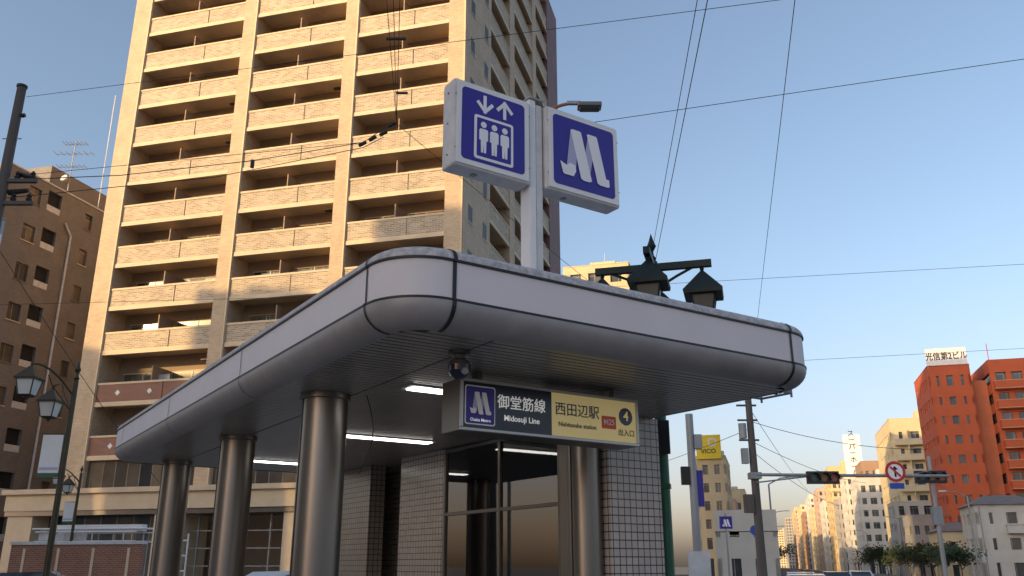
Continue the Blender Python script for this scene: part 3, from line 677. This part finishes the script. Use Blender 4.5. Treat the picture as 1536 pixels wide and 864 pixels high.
# ================================================================= LOWER-LEFT FOREGROUND
e=empty('brick_wall',(-20.6,37.2,0),R(-12)); mb=MB(); mb.box(0,6.0,0,.25,0,2.45,'redbrick'); mb.box(-.05,6.05,-.05,.3,2.45,2.58,'whitedirty')
for x in(0.6,2.2,3.8,5.4): mb.box(x,x+.12,-.02,.0,0.2,2.3,'towercream')
mb.build('wall',e)
def truck(name,loc,rot):
    e=empty(name,(loc[0],loc[1],0),rot); mb=MB()
    prof_=[(0,.5),(0,1.35),(.35,2.35),(1.55,2.4),(1.55,.5)]
    n=len(prof_); vs=[(p[0],0,p[1]) for p in prof_]+[(p[0],1.7,p[1]) for p in prof_]
    mb.add(vs,[tuple(range(n)),tuple(range(2*n-1,n-1,-1))]+[(i,i+n,(i+1)%n+n,(i+1)%n) for i in range(n)],'white')
    mb.box(.45,1.35,-.012,1.712,1.5,2.15,'winb')
    mb.box(1.6,4.7,0,1.7,.75,.9,'white'); mb.box(1.6,4.7,0,.05,.9,1.3,'white'); mb.box(1.6,4.7,1.65,1.7,.9,1.3,'white'); mb.box(4.65,4.7,.05,1.65,.9,1.3,'white')
    for x in(1.7,3.1,4.6):
        for y in(.08,1.6): mb.tube([(x,y,.9),(x,y,3.05)],.03,'whitedirty')
    for z in(2.65,3.05): mb.tube([(.3,.08,z),(5.2,.08,z)],.035,'white'); mb.tube([(.3,1.6,z),(5.2,1.6,z)],.03,'white')
    for i in range(15): mb.tube([(.2+i*.34,.5,3.2),(.2+i*.34,1.0,3.2)],.025,'white',5)
    for y in(.5,1.0): mb.tube([(-.2,y,3.2),(5.4,y,3.2)],.045,'white')
    mb.box(.2,4.8,1.15,1.5,3.1,3.4,'white'); mb.box(.4,2.6,.2,.45,2.7,3.0,'whitedirty')
    for x in(.7,3.8):
        for y in(-.02,1.52): mb.cyl((x,y,.35),(x,y+.2,.35),.35,.35,'black',18)
    mb.build('body',e,bevel=0.015)
truck('flatbed_truck',(-21.4,39.8),R(-10))
e=empty('white_gate',(-14.6,37.5,0),R(-15)); mb=MB()
for z in (0.2,.8,1.4,2.0,2.6): mb.box(0,1.3,0,.05,z,z+.06,'white')
for x in (0,.65,1.25): mb.box(x,x+.06,.01,.04,0,2.9,'white')
mb.build('gate',e)
carcols={'a':(0.6,0.6,0.62),'b':(0.03,0.03,0.04),'c':(0.25,0.27,0.3)}
def car(loc,rot,ck):
    e=empty('parked_car',(loc[0],loc[1],loc[2] if len(loc)>2 else 0),rot); mb=MB()
    pt=pm('car_paint_'+ck,carcols[ck],0.25,0.3,0.03,coat=0.6)
    sil=[(0,.35),(-.02,.75),(.12,.92),(1.0,1.0),(1.75,1.45),(3.0,1.48),(3.8,1.05),(4.2,.98),(4.3,.6),(4.25,.3)]
    def ring(y,sq): return [(p[0],y,p[1]) if p[1]<1.02 else (p[0],y+sq,p[1]) for p in sil]
    n=len(sil); a=ring(0,.18); b_=ring(1.72,-.18)
    mb.add(a+b_,[tuple(range(n)),tuple(range(2*n-1,n-1,-1))]+[(i,i+n,(i+1)%n+n,(i+1)%n) for i in range(n)],pt)
    mb.add([(1.15,.05,1.03),(3.65,.05,1.05),(2.95,.165,1.40),(1.8,.165,1.38)],[(0,1,2,3)],'winb'); mb.add([(1.15,1.67,1.03),(3.65,1.67,1.05),(2.95,1.555,1.40),(1.8,1.555,1.38)],[(3,2,1,0)],'winb')
    mb.add([(1.05,.2,1.035),(1.05,1.52,1.035),(1.68,1.45,1.42),(1.68,.27,1.42)],[(0,1,2,3)],'winb')
    for x in(.8,3.4):
        for y in(-.02,1.54): mb.cyl((x,y,.32),(x,y+.2,.32),.32,.32,'black',18)
    mb.build('body',e)
car((-14.5,22,0),R(20),'b'); car((-9.5,27,0),R(8),'a'); car((11.6,33,-.15),R(74),'a'); car((15.2,45,-.15),R(74),'c'); car((19.5,52,-.15),R(74),'b'); car((24,60,-.15),R(74),'a')

# ================================================================= TREES
leafm=[pm('foliage_dark',(0.035,0.055,0.02),0.7,0,0.3,3.0),pm('foliage_mid',(0.07,0.09,0.03),0.7,0,0.3,3.0)]
M['bark']=pm('bark',(0.10,0.075,0.055),0.9,0,0.3,6)
def tree(loc,H,Rr,n=1400,name='street_tree',bare=False):
    e=empty(name,(loc[0],loc[1],-.1),random.uniform(0,6)); mb=MB()
    mb.cyl((0,0,0),(0.1,0,H*.45),.05*H*.45,.03*H*.45,'bark',8)
    cl=[]
    for i in range(9):
        a=random.uniform(0,6.28); el=random.uniform(.4,1.3); l=random.uniform(.5,1)*Rr
        q=(math.cos(a)*math.cos(el)*l*1.2,math.sin(a)*math.cos(el)*l*1.2,H*.45+math.sin(el)*l*1.0)
        mb.cyl((0.1,0,H*.38),q,.018*H*.5,.006*H,'bark',6)
        cl.append(q)
        for j in range(4 if not bare else 9):
            q2=(q[0]+random.gauss(0,.4)*Rr*.6,q[1]+random.gauss(0,.4)*Rr*.6,q[2]+random.uniform(-.1,.4)*Rr); mb.cyl(q,q2,.004*H,.0015*H,'bark',4,caps=False); cl.append(q2)
    mb.build('trunk_and_limbs',e)
    if bare: return
    ml=MB()
    for c in cl:
        rr=random.uniform(.22,.42)*Rr; mt_=leafm[random.random()<.45]
        for j in range(n//len(cl)):
            d=Vector((random.gauss(0,1),random.gauss(0,1),random.gauss(0,.8))); p=Vector(c)+d*rr*.6
            s=random.uniform(.11,.22); u=Vector((random.gauss(0,1),random.gauss(0,1),random.gauss(0,1))).normalized()*s; w=u.orthogonal().normalized()*s*.7
            ml.add([p-u,p+w,p+u,p-w],[(0,1,2,3)],mt_)
    ml.build('foliage',e)
for o_,t,h,rr in((20.2,112,3.6,1.9),(20.0,120,3.8,2.1),(20.1,129,4.0,2.2),(19.9,139,3.9,2.0),(20.0,150,4.3,2.4),(20.0,162,4.4,2.4),(20,178,4.6,2.5),(20,196,4.8,2.6)): tree(AV(o_,t),h,rr,1400)
for o_,t in((0.2,125),(20.6,214),(0,160),(0,200),(20.5,250),(20.5,236),(-.2,96)): tree(AV(o_,t),5.2,1.8,1000,bare=(t%2==0))

# ================================================================= LIGHT, SKY, CAMERA
SAZ,SEL=-125.0,14.0
sd=Vector((math.sin(R(SAZ))*math.cos(R(SEL)),math.cos(R(SAZ))*math.cos(R(SEL)),math.sin(R(SEL))))
ld=bpy.data.lights.new('sun','SUN'); ld.energy=5.0; ld.angle=R(0.5); ld.color=(1.0,0.68,0.31)
lo=bpy.data.objects.new('sun',ld); sc.collection.objects.link(lo); lo.rotation_euler=sd.to_track_quat('Z','Y').to_euler(); lo.location=(-50,-40,60)
w=bpy.data.worlds.new('World'); sc.world=w; w.use_nodes=True; nt=w.node_tree
bg=nt.nodes['Background']; sk=nt.nodes.new('ShaderNodeTexSky'); sk.sky_type='NISHITA'; sk.sun_disc=False
sk.sun_elevation=R(SEL); sk.sun_rotation=R(SAZ%360); sk.air_density=1.0; sk.dust_density=2.8; sk.ozone_density=1.8; sk.altitude=0
tc=nt.nodes.new('ShaderNodeTexCoord'); sx=nt.nodes.new('ShaderNodeSeparateXYZ'); nt.links.new(tc.outputs['Generated'],sx.inputs[0])
mr=nt.nodes.new('ShaderNodeMapRange'); mr.interpolation_type='SMOOTHSTEP'; mr.inputs[1].default_value=0.0; mr.inputs[2].default_value=0.34; mr.inputs[3].default_value=1.0; mr.inputs[4].default_value=0.0
nt.links.new(sx.outputs['Z'],mr.inputs[0])
mxc=nt.nodes.new('ShaderNodeMix'); mxc.data_type='RGBA'; mxc.blend_type='MULTIPLY'
hs=nt.nodes.new('ShaderNodeHueSaturation'); hs.inputs['Saturation'].default_value=0.88
nt.links.new(sk.outputs[0],hs.inputs['Color'])
nt.links.new(mr.outputs[0],mxc.inputs['Factor']); nt.links.new(hs.outputs[0],mxc.inputs['A']); mxc.inputs['B'].default_value=(1.04,0.84,0.84,1)
nt.links.new(mxc.outputs['Result'],bg.inputs[0]); bg.inputs[1].default_value=0.265
cd=bpy.data.cameras.new('camera'); cam=bpy.data.objects.new('camera',cd); sc.collection.objects.link(cam)
cam.location=(0,0,1.6); cam.rotation_euler=(R(90+17.82),0,0); cd.sensor_width=36; cd.lens=36*1300/1536; cd.clip_end=6000; cd.clip_start=0.05
sc.camera=cam
sc.view_settings.view_transform='Standard'; sc.view_settings.look='None'; sc.view_settings.exposure=0
